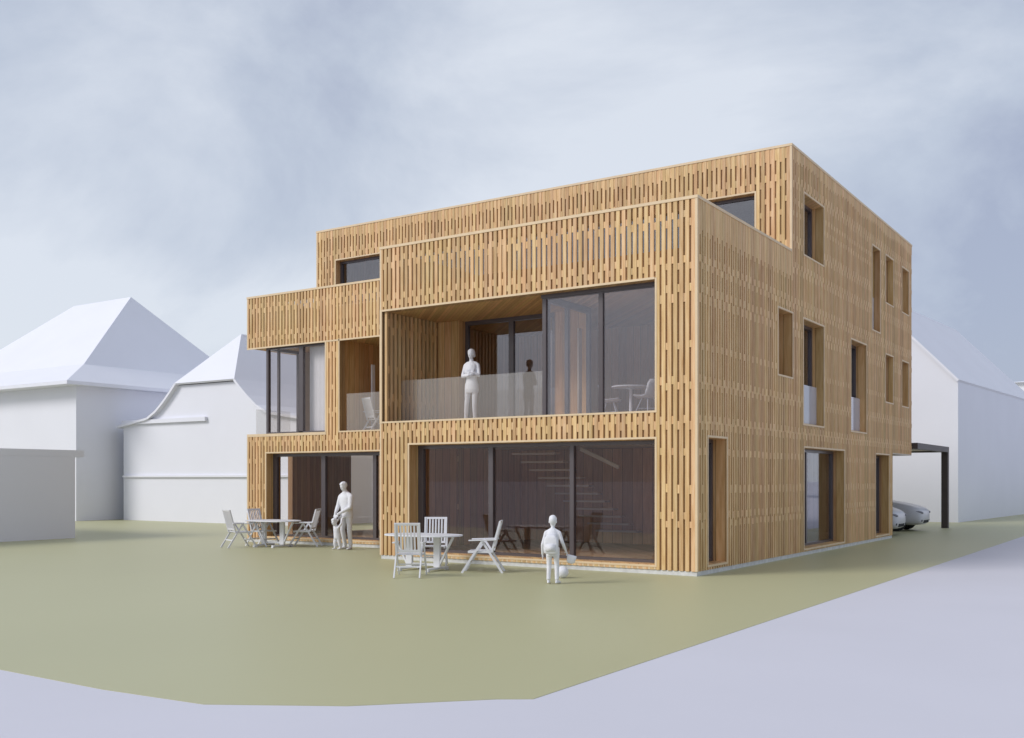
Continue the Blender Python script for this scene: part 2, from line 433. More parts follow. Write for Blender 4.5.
# edges of the first floor openings
m, e = lining(0., 'x', F_UP, .2, parts='br'); e.build('opening_trim', M['cap'], house)
e2 = MB(); e2.box(F_UP[0],F_UP[1]-.02,-.006,.011,F_UP[3]-.0,F_UP[3]+.045); e2.box(-W-.006,F_UP[0]+.01,-.008,.011,3.2,5.9); e2.build('opening_trim', M['cap'], house)
m, e = lining(S, 'x', L_LOG, .2, parts='lb'); e.build('opening_trim', M['cap'], house)
e2 = MB(); e2.box(XL,-12.56,S-.006,S+.20,3.16,3.243); e2.box(XL,-12.05+.02,S-.006,S+.011,5.80,5.845); e2.box(-12.03,-W,S-.006,S+.011,5.80,5.845)
e2.box(-12.60,-12.55,S-.006,S+.011,3.245,5.80); e2.build('opening_trim', M['cap'], house)

# --- loggia of the front block
m = MB(); gx = -W+.10
r = random.Random(3)
n = 13; y0, y1 = .055, 2.06; pt = (y1-y0)/n
for i in range(n):
    a = y0+i*pt; m.box(gx+.002, gx+.062, a, a+pt*.44, 3.17, 5.858)
    for z in LEV[i % 2]:
        if 3.2 < z < 5.8: m.box(gx+.002, gx+.014, a+pt*.44, a+pt, z-.09, z+.09)
m.build('loggia_cladding', M['clad'], house)
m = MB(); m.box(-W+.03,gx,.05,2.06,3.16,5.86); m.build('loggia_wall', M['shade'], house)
m = MB(); m.box(-W+.03,-7.28,2.07,2.24,3.16,5.86); m.box(-7.30,-7.28,2.239,2.44,3.16,5.86); m.build('loggia_panel', M['panel'], house)
m = MB(); m.box(-4.62,-3.72,2.3,2.44,3.16,5.86); m.build('loggia_panel', M['panel'], house)
m = MB(); m.box(-W+.05,-3.68,.235,2.5,3.151,3.17); m.build('loggia_floor', M['floorw'], house)
def glazed(x0, x1, y, z0, z1, mull, fw=.08, head=.12, name='sliding_door', pane='pane', dep=.09, gl='glass'):
    f = MB(); f.box(x0,x0+fw,y,y+dep,z0,z1); f.box(x1-fw,x1,y,y+dep,z0,z1); f.box(x0+fw,x1-fw,y,y+dep,z1-head,z1); f.box(x0+fw,x1-fw,y,y+dep,z0,z0+.05)
    for a, b in mull: f.box(a,b,y-.001,y+dep+.001,z0+.05,z1-head)
    fo = f.build(name, M['frame'], house)
    q = MB(); q.box(x0+fw/2,x1-fw/2,y+.035,y+.05,z0+.03,z1-head/2); q.build(pane, M[gl], fo)
    return fo
glazed(-7.279,-4.621,2.33,3.171,5.86,((-5.96,-5.82),), .09, .10, gl='coated')
# glazed bay of the front block
glazed(-3.71,-.93,.28,3.16,5.86,((-2.33,-2.23),), .09, .09, name='bay_window', gl='coated')
f = MB(); yy0, yy1 = .371, 2.29
f.box(-3.71,-3.62,yy0,yy0+.10,3.16,5.86); f.box(-3.71,-3.62,yy1-.09,yy1,3.16,5.86); f.box(-3.71,-3.62,yy0+.1,yy1-.09,5.72,5.86); f.box(-3.71,-3.62,yy0+.1,yy1-.09,3.16,3.22); f.box(-3.711,-3.619,1.22,1.30,3.22,5.72)
fo = f.build('bay_window', M['frame'], house); q = MB(); q.box(-3.672,-3.657,yy0+.05,yy1-.05,3.19,5.8); q.build('pane', M['glass'], fo)
# dark head under the parapet above the bay
m = MB(); m.box(-3.72,-.92,.24,.279,5.79,5.861); m.build('bay_head', M['frame'], house)
# glass balustrades
m = MB(); m.box(gx+.04,-3.74,.62,.634,3.175,4.27); m.build('glass_balustrade', M['bal'], house)
m = MB(); m.box(-11.86,-W-.05,S+.10,S+.114,3.20,4.30); m.build('glass_balustrade', M['bal'], house)
m = MB(); m.box(-15.55,-15.536,S+.10,S+1.5,3.16,4.0); m.build('glass_balustrade', M['bal'], house)
# rooms behind the loggia and bay
m = MB(); m.box(-7.9,-.25,5.35,5.45,3.16,5.86); m.box(-.36,-.24,.40,4.6,3.16,5.86); m.build('interior_wall', M['panel'], house)
m = MB(); m.box(-3.57,-3.525,1.55,1.68,3.17,5.3); m.build('interior_door', M['pale'], house)
m = MB(); m.box(-3.6,-.25,.40,5.3,3.151,3.17); m.box(-7.9,-3.6,2.52,5.3,3.151,3.17); m.build('interior_floor', M['floorw'], house)

# --- first floor of the west wing: corner window, pier and loggia
xw = -15.15
f = MB(); y = S+.14
f.box(xw,xw+.09,y,y+.10,3.16,5.84); f.box(-13.78,-13.62,y,y+.1,3.245,5.76); f.box(-12.64,-12.56,y,y+.1,3.245,5.76)
f.box(xw+.09,-12.56,y,y+.1,5.76,5.84); f.box(xw+.09,-12.56,y,y+.1,3.245,3.29)
fo = f.build('corner_window', M['frame'], house)
q = MB(); q.box(xw+.06,-12.6,y+.04,y+.055,3.27,5.77); q.build('pane', M['glass'], fo)
f = MB(); f.box(xw,xw+.10,y+.101,4.3,5.76,5.84); f.box(xw,xw+.10,y+.101,4.3,3.16,3.26); f.box(xw,xw+.08,3.40,3.46,3.26,5.76); f.box(xw,xw+.10,4.2,4.3,3.26,5.76)
fo = f.build('corner_window', M['frame'], house)
q = MB(); q.box(xw+.04,xw+.055,y+.11,4.25,3.2,5.8); q.build('pane', M['glass'], fo)
m = MB(); xs = [-13.62+.0125*k for k in range(81)]
for k in range(80):
    a, b = xs[k], xs[k+1]; ya, yb = (S+.42+.004*math.sin(q*40.) for q in (a, b))
    m.add([(a,ya,3.2),(b,yb,3.2),(b,yb,5.78),(a,ya,5.78),(a,ya+.006,3.2),(b,yb+.006,3.2),(b,yb+.006,5.78),(a,ya+.006,5.78)], [(0,1,2,3),(7,6,5,4),(0,3,7,4),(1,5,6,2),(3,2,6,7),(0,4,5,1)])
m.build('added_pale_sheet', M['furn'], house)  # pale sheet added behind the right pane to brighten it
m = MB(); m.box(-14.8,-8.15,5.62,5.75,3.16,5.86); m.box(xw+.02,xw+.14,4.302,5.9,3.155,5.845); m.build('interior_wall', M['pale'], house)
m = MB(); m.box(-12.5,-12.11,S+.24,S+2.5,3.16,5.845); m.box(-12.5,-11.95,S+2.5,S+2.64,3.16,5.845); m.build('loggia_panel', M['panel'], house)
glazed(-11.95,-8.3,S+2.5,3.16,5.84,((-10.3,-10.15),), .09, .2)
m = MB(); m.box(XL+.02,-12.6,S+.21,5.6,3.15,3.16); m.box(-12.05,-W,S+.24,S+2.5,3.15,3.16); m.build('loggia_floor', M['floorw'], house)
m = MB(); m.box(-11.88,-11.83,S+1.15,S+1.27,3.165,5.22); m.build('interior_door', M['figure'], house)
m = MB(); m.box(XL+.01,XL+.21,S+.03,S+.235,5.86,H-.06); m.build('outer_wall', M['back'], house)

# --- ground floor rooms
m = MB(); m.box(-7.9,-.3,5.9,6.05,.165,2.71); m.build('interior_wall', M['inner'], house)
m = MB(); m.box(-7.935,-7.90,.5,5.9,.165,2.71); m.build('interior_wall', M['inner'], house)
m = MB(); m.box(XL+.25,-W-.2,10.0,10.15,.165,2.71); m.box(-13.4,-12.0,6.2,6.35,.165,2.71); m.build('interior_wall', M['inner'], house)
st = MB()
for i in range(11):
    z = 2.54-.2*i; x = -5.62+.10*i; y = 2.9+.25*i
    st.box(x-.62, x+.62, y, y+.27, z-.045, z)
so = st.build('staircase', M['tread'], house)
hr = MB(); hr.bar((-5.0,4.2,2.66),(-3.9,4.2,2.18),.05,.09); hr.build('handrail', M['pale'], so)
m = MB(); m.box(-3.0,-2.2,5.86,5.895,1.55,2.5); m.build('wall_panel', M['pale'], house)

# ------------------------------------------------------------------ carport
cp = thing('carport', 'dark brown steel carport frame behind the timber house', 'carport', (0,23.9,0))
m = MB(); m.box(-.05,.19,-.30,-.06,0,2.93); m.build('post', M['steel'], cp)
m = MB(); m.box(-9.8,-9.66,-.14,.0,0,2.93); m.build('post', M['steel'], cp)
m = MB(); m.box(-.03,.19,-5.545,-.06,2.932,3.14); m.box(-9.8,-.032,-.28,-.06,2.932,3.14); m.box(-9.8,-9.66,-5.545,-.142,2.932,3.14); m.build('roof_frame', M['steel'], cp)
m = MB(); m.box(-9.65,-.04,-5.54,-.29,2.99,3.10); m.build('roof_deck', M['pale'], cp)

# ------------------------------------------------------------------ white neighbouring houses
def solid(mb, name, parent, mat='white'): return mb.build(name, M[mat], parent)
# big hipped house on the far left
h = thing('white_house', 'tall white house with a flared hipped roof at far left, behind the grey flat garage', 'house', (0,0,0), group='white neighbouring houses')
m = MB(); m.box(-47,-34,9,20.5,0,6.2); m.box(-47,-43,7.2,9.0,0,6.2); m.build('wall', M['white'], h)
ex0,ex1,ey0,ey1,ez = -48.2,-33.4,8.16,21.34,6.28
kx0,kx1,ky0,ky1,kz = -46.6,-35.,10.05,19.45,7.27
rx0,rx1,ry,rz_ = -43.,-38.,14.75,11.4
m = MB()
V = [(ex0,ey0,ez),(ex1,ey0,ez),(ex1,ey1,ez),(ex0,ey1,ez),(kx0,ky0,kz),(kx1,ky0,kz),(kx1,ky1,kz),(kx0,ky1,kz),(rx0,ry,rz_),(rx1,ry,rz_),
     (ex0,ey0,ez-.16),(ex1,ey0,ez-.16),(ex1,ey1,ez-.16),(ex0,ey1,ez-.16)]
m.add(V, [(0,1,5,4),(1,2,6,5),(2,3,7,6),(3,0,4,7),(4,5,9,8),(5,6,9),(6,7,8,9),(7,4,8),(10,11,1,0),(11,12,2,1),(12,13,3,2),(13,10,0,3),(13,12,11,10)])
m.build('roof', M['white'], h)
# middle house with a half hip and swept gable
h = thing('white_house', 'white house with a swept half hipped gable, left of the timber house', 'house', (0,0,0), group='white neighbouring houses')
cx = -27.5; yf = 11.0
prof = [(5.85,0),(5.85,4.32),(3.9,4.60),(3.3,4.90),(2.75,5.32),(2.3,5.72),(1.96,6.05)]
m = MB(); pr = [(cx-a,b) for a, b in prof] + [(cx+a,b) for a, b in reversed(prof)]
m.prism_y(pr, yf, yf+12); m.build('wall', M['white'], h)
m = MB(); t = .10
top = [(6.1,4.36),(3.9,4.68),(3.3,4.98),(2.75,5.40),(2.3,5.80),(1.96,6.13)]
for sg in (-1,1):
    for (a,b),(a2,b2) in zip(top, top[1:]):
        m.slab([(cx+sg*a,yf-.22,b),(cx+sg*a2,yf-.22,b2),(cx+sg*a2,yf+12.2,b2),(cx+sg*a,yf+12.2,b)], t)
m.slab([(cx-1.96,yf-.22,6.13),(cx+1.96,yf-.22,6.13),(cx,yf+1.9,8.42)], t)
for sg in (-1,1): m.slab([(cx+sg*1.96,yf-.22,6.13),(cx,yf+1.9,8.42),(cx,yf+12.2,8.42),(cx+sg*1.96,yf+12.2,6.13)], t)
m.build('roof', M['white'], h)
m = MB(); m.box(-33.3,-21.7,yf-.10,yf-.002,1.98,2.06); m.box(-33.3,-27.5,yf-.14,yf-.002,4.42,4.60); m.build('cornice', M['white'], h)
# flat garage
h = thing('flat_garage', 'low flat roofed garage with a plain grey white wall at the left edge', 'garage', (0,0,0))
m = MB(); m.box(-34,-21.85,-9,1.03,0,2.6); m.build('wall', M['white'], h)
m = MB(); m.box(-34.3,-21.85,-9.3,1.36,2.602,2.82); m.build('roof', M['white'], h)
# gabled house on the right
h = thing('white_house', 'white gabled house behind the carport at the right edge', 'house', (-.46,29.4,0), R(-4), group='white neighbouring houses')
m = MB(); wd = 8.4; rz1 = 10.66; ez1 = 6.25; ln = 16.4
m.prism_y([(0,0),(0,ez1),(-wd/2,rz1-.1),(-wd,ez1),(-wd,0)], 0, ln); m.build('wall', M['white'], h)
m = MB(); sl = (rz1-ez1)/(wd/2)
for sg in (-1,1):
    m.slab([(-wd/2+sg*(wd/2+.08),-.15,ez1-.02),(-wd/2,-.15,rz1+.06),(-wd/2,ln+.15,rz1+.06),(-wd/2+sg*(wd/2+.08),ln+.15,ez1-.02)], .12)
m.build('roof', M['white'], h)
# far block seen over its roof
h = thing('white_house', 'distant white block just showing beyond the gabled house roof, far right edge', 'house', (-5.6,82,0), 0, group='white neighbouring houses')
m = MB(); m.prism_y([(0,0),(26,0),(26,10.5),(0,10.5)], 0, 10); m.build('wall', M['white'], h)
m = MB(); m.add([(-.4,-.4,10.5),(26.4,-.4,10.5),(26.4,10.4,10.5),(-.4,10.4,10.5),(.6,5,11.05),(25.5,5,11.05)], [(0,1,5,4),(1,2,5),(2,3,4,5),(3,0,4),(3,2,1,0)]); m.build('roof', M['white'], h)

# ------------------------------------------------------------------ garden furniture
def garden_chair():
    t = thing('garden_chair', 'x', 'chair', (0,0,0))
    # faces +x; y is its width
    w = .50; m = MB()
    for i in range(7):
        x = -.17+i*.07; m.box(x-.028, x+.028, -w/2+.03, w/2-.03, .425, .445)
    m.box(-.20,.28,-w/2+.0,-w/2+.03,.40,.445); m.box(-.20,.28,w/2-.03,w/2,.40,.445)
    m.build('seat', M['furn'], t, bevel=.004)
    m = MB(); b0 = Vector((-.20,0,.42)); b1 = Vector((-.37,0,1.04)); d = b1-b0
    for s in (-1,1): m.bar(b0+Vector((0,s*(w/2-.018),0)), b1+Vector((0,s*(w/2-.018),0)), .032, .04, (1,0,0))
    for k in (.14,.98):
        p = b0+d*k; m.bar(p+Vector((0,-w/2,0)), p+Vector((0,w/2,0)), .045, .025, (1,0,.3))
    for i in range(7):
        yy = (-3+i)*.066; m.bar(b0+d*.15+Vector((0,yy,0)), b0+d*.97+Vector((0,yy,0)), .032, .014, (1,0,0))
    m.build('backrest', M['furn'], t)
    for s in (-1,1):
        m = MB(); yy = s*(w/2+.025)
        m.bar((-.30,yy,.67),(.26,yy,.655),.055,.026); m.build('armrest', M['furn'], t, bevel=.006)
        m = MB(); m.bar((-.02,yy,.655),(.40,yy*1.0,.0),.026,.045,(1,0,0)); m.build('leg', M['furn'], t)
        m = MB(); m.bar((.0,yy-s*.03,.655),(-.42,yy-s*.03,.0),.026,.045,(1,0,0)); m.build('leg', M['furn'], t)
    m = MB(); m.bar((.27,-w/2,.21),(.27,w/2,.21),.03,.03); m.bar((-.28,-w/2,.21),(-.28,w/2,.21),.03,.03); m.build('stretcher', M['furn'], t)
    return t
def garden_table():
    t = thing('garden_table', 'x', 'table', (0,0,0))
    n = 40; a, b = .86, .52; m = MB()
    pts = []
    for k in range(n):
        q = 2*math.pi*k/n; ee = .8
        pts.append((a*math.copysign(abs(math.cos(q))**ee, math.cos(q)), b*math.copysign(abs(math.sin(q))**ee, math.sin(q))))
    m.poly(pts, .715, .745); m.build('tabletop', M['furn'], t, bevel=.006)
    for s in (-1,1):
        m = MB(); m.box(s*.34-.075,s*.34+.075,-.035,.035,.075,.712); m.build('leg', M['furn'], t, bevel=.006)
        m = MB(); m.box(s*.34-.035,s*.34+.035,-.40,.40,.03,.073); m.box(s*.34-.035,s*.34+.035,-.41,-.33,0,.03); m.box(s*.34-.035,s*.34+.035,.33,.41,0,.03); m.build('foot', M['furn'], t, bevel=.006)
        m = MB(); m.bar((s*.40,.0,.13),(s*.72,.0,.70),.05,.035); m.build('brace', M['furn'], t)
    m = MB(); m.box(-.262,.262,-.02,.02,.10,.15); m.build('stretcher', M['furn'], t)
    return t
ch = garden_chair(); tb = garden_table()
tb.location = (-5.28,-1.86,0); tb.rotation_euler = (0,0,R(6))
tag(tb, 'white oval garden table before the large sliding door of the front block', 'table', 'white oval garden tables')
t2 = copy_tree(tb); t2.location = (-13.35,1.55,0); t2.rotation_euler = (0,0,R(4))
tag(t2, 'white oval garden table left of the man, outside the set back wing', 'table', 'white oval garden tables')
GC = 'white slatted folding garden chairs'
seats = [((-4.66,-3.05,0), 121, 'white folding chair seen from behind at the near side of the front block table'),
         ((-5.72,-.92,0), -57, 'white folding chair facing us between the front block table and the sliding door'),
         ((-4.02,-1.50,0), 209, 'white folding chair seen side on, right of the front block table, nearest the child'),
         ((-14.0,.90,0), 72, 'leftmost white folding chair, at the outer end of the wing table'),
         ((-13.9,1.68,0), 4, 'white folding chair against the wing cladding, second from left'),
         ((-12.85,2.30,0), 208, 'white folding chair between the wing table and the man')]
for i, (p, a, lb) in enumerate(seats):
    o = ch if i == 0 else copy_tree(ch)
    o.location = p; o.rotation_euler = (0,0,R(a)); tag(o, lb, 'chair', GC)

# shell chairs and a table on the upper floor
def shell_chair():
    t = thing('shell_chair', 'x', 'chair', (0,0,0)); nu, nv = 8, 9
    m = MB(); vs = []; fs = []
    prof = [(.24,.44),(.20,.455),(.08,.435),(-.06,.425),(-.16,.445),(-.215,.52),(-.235,.62),(-.25,.73),(-.265,.82)]
    wid = [.19,.225,.235,.235,.23,.225,.215,.20,.14]
    for (x, z), w_ in zip(prof, wid):
        for k in range(nu+1):
            q = -1+2*k/nu; vs.append((x+.05*q*q*(1 if z > .5 else .2), w_*q, z+.055*q*q*(1 if z < .6 else 0)))
    for i in range(nv-1):
        for k in range(nu):
            a = i*(nu+1)+k; fs.append((a,a+1,a+nu+2,a+nu+1))
    m.add(vs, fs); o = m.build('shell', M['furn'], t, smooth=True)
    sol = o.modifiers.new('thick','SOLIDIFY'); sol.thickness = .012
    for sx in (-1,1):
        for sy in (-1,1):
            q = MB(); q.limb([((sx*.09,sy*.09,.425),.012),((sx*.23,sy*.22,.0),.009)], 8); q.build('leg', M['furn'], t, smooth=True)
    q = MB(); q.limb([((-.16,-.15,.22),.006),((.16,.15,.22),.006)],6); q.limb([((-.16,.15,.22),.006),((.16,-.15,.22),.006)],6); q.build('brace', M['furn'], t)
    return t
sh = shell_chair()
GS = 'white shell chairs on the upper floor'
for i, (p, a, lb) in enumerate([((-1.62,1.15,3.17), 160, 'white shell chair behind the right pane of the glazed bay'),
                            ((-2.85,1.75,3.17), 20, 'white shell chair beside the mullion of the glazed bay'),
                            ]):
    o = sh if i == 0 else copy_tree(sh); o.location = p; o.rotation_euler = (0,0,R(a)); tag(o, lb, 'chair', GS)
o = copy_tree(ch); o.location = (-11.45,S+.95,3.162); o.rotation_euler = (0,0,R(70)); tag(o, 'white folding chair up on the wing balcony behind its glass', 'chair', GC)
t = thing('dining_table', 'white round table standing inside the glazed upper bay', 'table', (-2.2,1.5,3.17))
m = MB(); m.poly([(.42*math.cos(2*math.pi*k/32), .42*math.sin(2*math.pi*k/32)) for k in range(32)], .715, .74); m.build('tabletop', M['furn'], t)
m = MB(); m.loft([((0,0,.0),.22,.22),((0,0,.02),.2,.2),((0,0,.05),.04,.04),((0,0,.66),.03,.03),((0,0,.714),.1,.1)], 16); m.build('leg', M['furn'], t, smooth=True)

# ------------------------------------------------------------------ people (white plaster figures): built from lofts, fused to one skin
def fuse(mb, voxel, smooth_it=4):
    me = mb.mesh('fused'); o = bpy.data.objects.new('fused', me); C.objects.link(o)
    r_ = o.modifiers.new('r','REMESH'); r_.mode = 'VOXEL'; r_.voxel_size = voxel
    s_ = o.modifiers.new('s','SMOOTH'); s_.factor = .5; s_.iterations = smooth_it
    dg = bpy.context.evaluated_depsgraph_get(); dg.update()
    out = bpy.data.meshes.new_from_object(o.evaluated_get(dg)); bpy.data.objects.remove(o)
    for p in out.polygons: p.use_smooth = True
    return out
def lerp(a, b, k): return Vector(a)*(1-k)+Vector(b)*k
def hand(m, wrist, direction, s, curl=.35, palm=(0,0,-1), side=1):
    """palm + four fingers of unequal length + thumb"""
    d = Vector(direction).normalized(); u = Vector(palm); u = (u-d*u.dot(d)).normalized(); a = d.cross(u).normalized()*side
    w = Vector(wrist)
    m.loft([(w,.024*s,.019*s),(w+d*.03*s,.033*s,.017*s),(w+d*.085*s,.040*s,.014*s)], 10, front=u)
    for i, (off, ln) in enumerate(((-.030,.070),(-.010,.080),(.010,.074),(.029,.060))):
        p0 = w+d*.075*s+a*off*s; p1 = p0+(d+u*curl*.5).normalized()*ln*.5*s; p2 = p1+(d+u*curl*1.6).normalized()*ln*.5*s
        m.limb([(p0,.0105*s),(p1,.0095*s),(p2,.008*s)], 8)
    q0 = w+d*.03*s-a*.03*s; q1 = q0+(d*.6-a*.7+u*.3).normalized()*.04*s; q2 = q1+(d*.9-a*.1+u*.4).normalized()*.035*s
    m.limb([(q0,.013*s),(q1,.011*s),(q2,.009*s)], 8)
def head(m, c, s, yaw=0, pitch=0, hair=True, child=False):
    """c = centre; s = head height; faces -y before yaw"""
    Q = (Matrix.Rotation(yaw,3,'Z') @ Matrix.Rotation(pitch,3,'X')); c = Vector(c)
    def T(p): return c + Q @ (Vector(p)*s)
    m.ball(T((0,.06,.10)), .34*s, .40*s, .40*s, 16, Q)
    m.ball(T((0,-.05,-.10)), .27*s, .30*s, .34*s, 14, Q)
    m.ball(T((0,-.20,-.36)), .12*s, .10*s, .10*s, 10, Q)
    m.limb([(T((0,-.33,.05)),.035*s),(T((0,-.40,-.10)),.055*s)], 8)
    m.limb([(T((-.16,-.30,.09)),.05*s),(T((.16,-.30,.09)),.05*s)], 8)
    m.limb([(T((-.09,-.31,-.24)),.035*s),(T((.09,-.31,-.24)),.035*s)], 8)
    for sg in (-1,1):
        m.ball(T((sg*.345,.04,-.02)), .05*s, .08*s, .12*s, 8, Q)
        m.ball(T((sg*.17,-.22,-.10)), .09*s, .09*s, .09*s, 8, Q)
    return Q
def hair_mesh(c, s, Q, vol=1.0, back=0., name='hair', parent=None, bun=False):
    h = MB(); c = Vector(c)
    def T(p): return c + Q @ (Vector(p)*s)
    h.ball(T((0,.11,.15)), .372*s*vol, .415*s*vol, .405*s*vol, 16, Q)
    rr = random.Random(int(s*1000))
    for i in range(26):     # locks lying on the skull
        a = rr.uniform(-2.6, 2.6); e_ = rr.uniform(.1, 1.2)
        def on(a, e_): return (.36*vol*math.sin(a)*math.cos(e_), .11+.40*vol*-math.cos(a)*math.cos(e_)*(-1 if abs(a) > 9 else 1), .15+.39*vol*math.sin(e_))
        if e_ < .55 and abs(a) < .9: e_ = .62
        h.limb([(T(on(a, e_)),.035*s),(T(on(a+.18, e_+.22)),.045*s),(T(on(a+.3, e_+.42)),.035*s)], 6)
    for q in (-.7,-.35,0,.35,.7):
        h.limb([(T((q*.30,-.255,.36-.08*q*q)),.04*s),(T((q*.31+.02,-.16,.46-.08*q*q)),.055*s),(T((q*.2,.05,.53-.05*q*q)),.05*s)], 6)
    if back:
        h.loft([(T((0,.25,.2)),.34*s,.25*s),(T((0,.32,-.2)),.33*s,.18*s),(T((0,.30,-.2-back)),.24*s,.10*s)], 12)
    if bun: h.ball(T((0,.52,.28)), .17*s)
    me = fuse(h, .012*s/.23, 2); me.materials.clear(); me.materials.append(M['figure'])
    o = bpy.data.objects.new(name, me); C.objects.link(o); o.parent = parent
    return o
def legs(m, hips, knees, ankles, toes, r, hem=True):
    for hp, kn, an, to in zip(hips, knees, ankles, toes):
        hp, kn, an, to = map(Vector, (hp, kn, an, to))
        m.loft([(hp+Vector((0,0,.05)),r[0]*1.0,r[0]*1.05),(lerp(hp,kn,.25),r[0]*.93,r[0]),(lerp(hp,kn,.7),r[1]*1.08,r[1]*1.12),(kn,r[1],r[1]*1.02),(lerp(kn,an,.3),r[1]*.93,r[1]*1.02),(lerp(kn,an,.75),r[2]*1.05,r[2]*1.1),(an+Vector((0,0,.02)),r[2]*1.08,r[2]*1.12)], 14)
        d = (to-an); d.z = 0; L_ = d.length; d.normalize()
        k = L_/.2
        m.loft([(an-d*.045*k+Vector((0,0,-an.z+.03)),.034*k,.03*k),(an+d*.02*k+Vector((0,0,-an.z+.042)),.040*k,.042*k),(an+d*.10*k+Vector((0,0,-an.z+.032)),.045*k,.031*k),(an+d*.185*k+Vector((0,0,-an.z+.022)),.036*k,.021*k)], 10, front=(0,0,1))
        m.ball(an-d*.045*k+Vector((0,0,-an.z+.03)),.034*k,.034*k,.029*k,8); m.ball(an+d*.185*k+Vector((0,0,-an.z+.022)),.034*k,.034*k,.021*k,8)
        m.limb([(an+Vector((0,0,.03)),.04*k),(an+Vector((0,0,-an.z+.045)),.038*k)],10)
def arm(m, sh, el, wr, r):
    sh, el, wr = map(Vector, (sh, el, wr))
    m.limb([(sh,r[0]),(lerp(sh,el,.35),r[0]*.92),(lerp(sh,el,.85),r[1]*1.02),(el,r[1]),(lerp(el,wr,.3),r[1]*.97),(lerp(el,wr,.8),r[2]*1.1),(wr,r[2])], 12)
def person(name, label, loc, rz, fn, voxel=.011):
    m = MB(); info = fn(m)
    me = fuse(m, voxel, 7); me.materials.clear(); me.materials.append(M['figure'])
    o = bpy.data.objects.new(name, me); C.objects.link(o); o.location = loc; o.rotation_euler = (0,0,rz)
    tag(o, label, 'person')
    for a in info: hair_mesh(*a[0], parent=o, **a[1])
    return o

def man(m):
    legs(m, [(-.10,.0,.95),(.10,.0,.95)], [(-.115,-.05,.52),(.125,-.01,.52)], [(-.14,.06,.085),(.14,.02,.085)], [(-.19,-.15,0),(.22,-.17,0)], (.095,.066,.052))
    m.loft([((0,.0,.84),.182,.135),((0,.0,.93),.190,.142),((0,.0,1.04),.186,.138),((0,-.01,1.18),.196,.140),((0,-.02,1.32),.212,.142),((0,-.03,1.42),.205,.125),((0,-.035,1.49),.15,.10),((0,-.045,1.54),.085,.078)], 20)
    m.limb([((0,-.04,1.48),.072),((0,-.075,1.60),.062)], 12)
    m.loft([((0,-.045,1.50),.095,.088),((0,-.062,1.552),.084,.08)], 14)      # collar
    m.loft([((0,0,.872),.205,.158),((0,0,.925),.200,.150)], 20)              # shirt hem
    for s_ in (-1,1):
        m.limb([((s_*.05,-.04,1.495),.06),((s_*.13,-.03,1.465),.068),((s_*.205,-.03,1.415),.072)], 12)
    arm(m, (-.215,-.03,1.405), (-.245,-.11,1.14), (-.10,-.31,.97), (.076,.058,.037))
    arm(m, (.215,-.03,1.405), (.255,-.09,1.14), (.0,-.30,.95), (.076,.058,.037))
    hand(m, (-.10,-.31,.97), (.25,-.5,-.8), 1.05, .6, (0,1,-.2), 1)
    hand(m, (.0,-.30,.95), (-.35,-.5,-.8), 1.05, .6, (0,1,-.2), -1)
    c = (0,-.115,1.685); Q = head(m, c, .245, R(-6), R(22))
    return [((c, .245, Q), dict(vol=1.0))]
def toddler(m):
    legs(m, [(-.05,.0,.36),(.05,.0,.36)], [(-.06,-.04,.20),(.06,.02,.20)], [(-.065,-.02,.05),(.07,.06,.05)], [(-.075,-.13,0),(.08,-.05,0)], (.062,.048,.038))
    m.loft([((0,0,.30),.10,.09),((0,0,.38),.108,.098),((0,-.015,.48),.10,.09),((0,-.03,.57),.098,.082),((0,-.04,.625),.07,.06),((0,-.045,.65),.04,.04)], 14)
    m.limb([((0,-.045,.63),.04),((0,-.06,.69),.038)], 10)
    for s in (-1,1):
        arm(m, (s*.10,-.03,.60), (s*.15,.02,.70), (s*.075,.10,.83), (.036,.03,.024))
        hand(m, (s*.075,.10,.83), (0,.25,.9), .62, .5, (0,1,0), s)
    c = (0,-.10,.74); Q = head(m, c, .205, R(10), R(18), child=True)
    return [((c, .205, Q), dict(vol=.98))]
def woman(m):
    legs(m, [(-.085,.0,.88),(.085,.0,.88)], [(-.12,-.03,.47),(.08,-.03,.48)], [(-.17,.03,.08),(.07,.04,.08)], [(-.24,-.15,0),(.10,-.17,0)], (.085,.056,.042))
    m.loft([((0,.01,.735),.172,.135),((0,.0,.80),.176,.138),((0,0,.90),.160,.125),((0,-.0,1.03),.134,.105),((0,-.01,1.14),.140,.110),((0,-.03,1.25),.155,.130),((0,-.02,1.33),.160,.108),((0,-.01,1.395),.115,.08),((0,-.01,1.435),.06,.055)], 20)
    for s_ in (-1,1):
        m.ball((s_*.062,-.085,1.225), .072, .062, .07)
        m.limb([((s_*.04,-.01,1.40),.045),((s_*.10,-.01,1.385),.05),((s_*.158,-.0,1.345),.052)], 12)
    m.limb([((0,-.01,1.40),.052),((0,-.03,1.52),.047)], 12)
    arm(m, (-.162,-.0,1.335), (-.215,-.05,1.10), (.0,-.20,1.105), (.054,.045,.030))
    arm(m, (.162,-.0,1.335), (.215,-.05,1.11), (.01,-.195,1.165), (.054,.045,.030))
    hand(m, (.0,-.20,1.105), (1,.12,.15), .92, .4, (0,.8,.3), 1)
    hand(m, (.01,-.195,1.165), (-1,.14,.12), .92, .3, (0,.9,.2), -1)
    c = (0,-.045,1.59); Q = head(m, c, .22, R(-14), R(6))
    return [((c, .22, Q), dict(vol=1.10, back=.10, bun=True))]
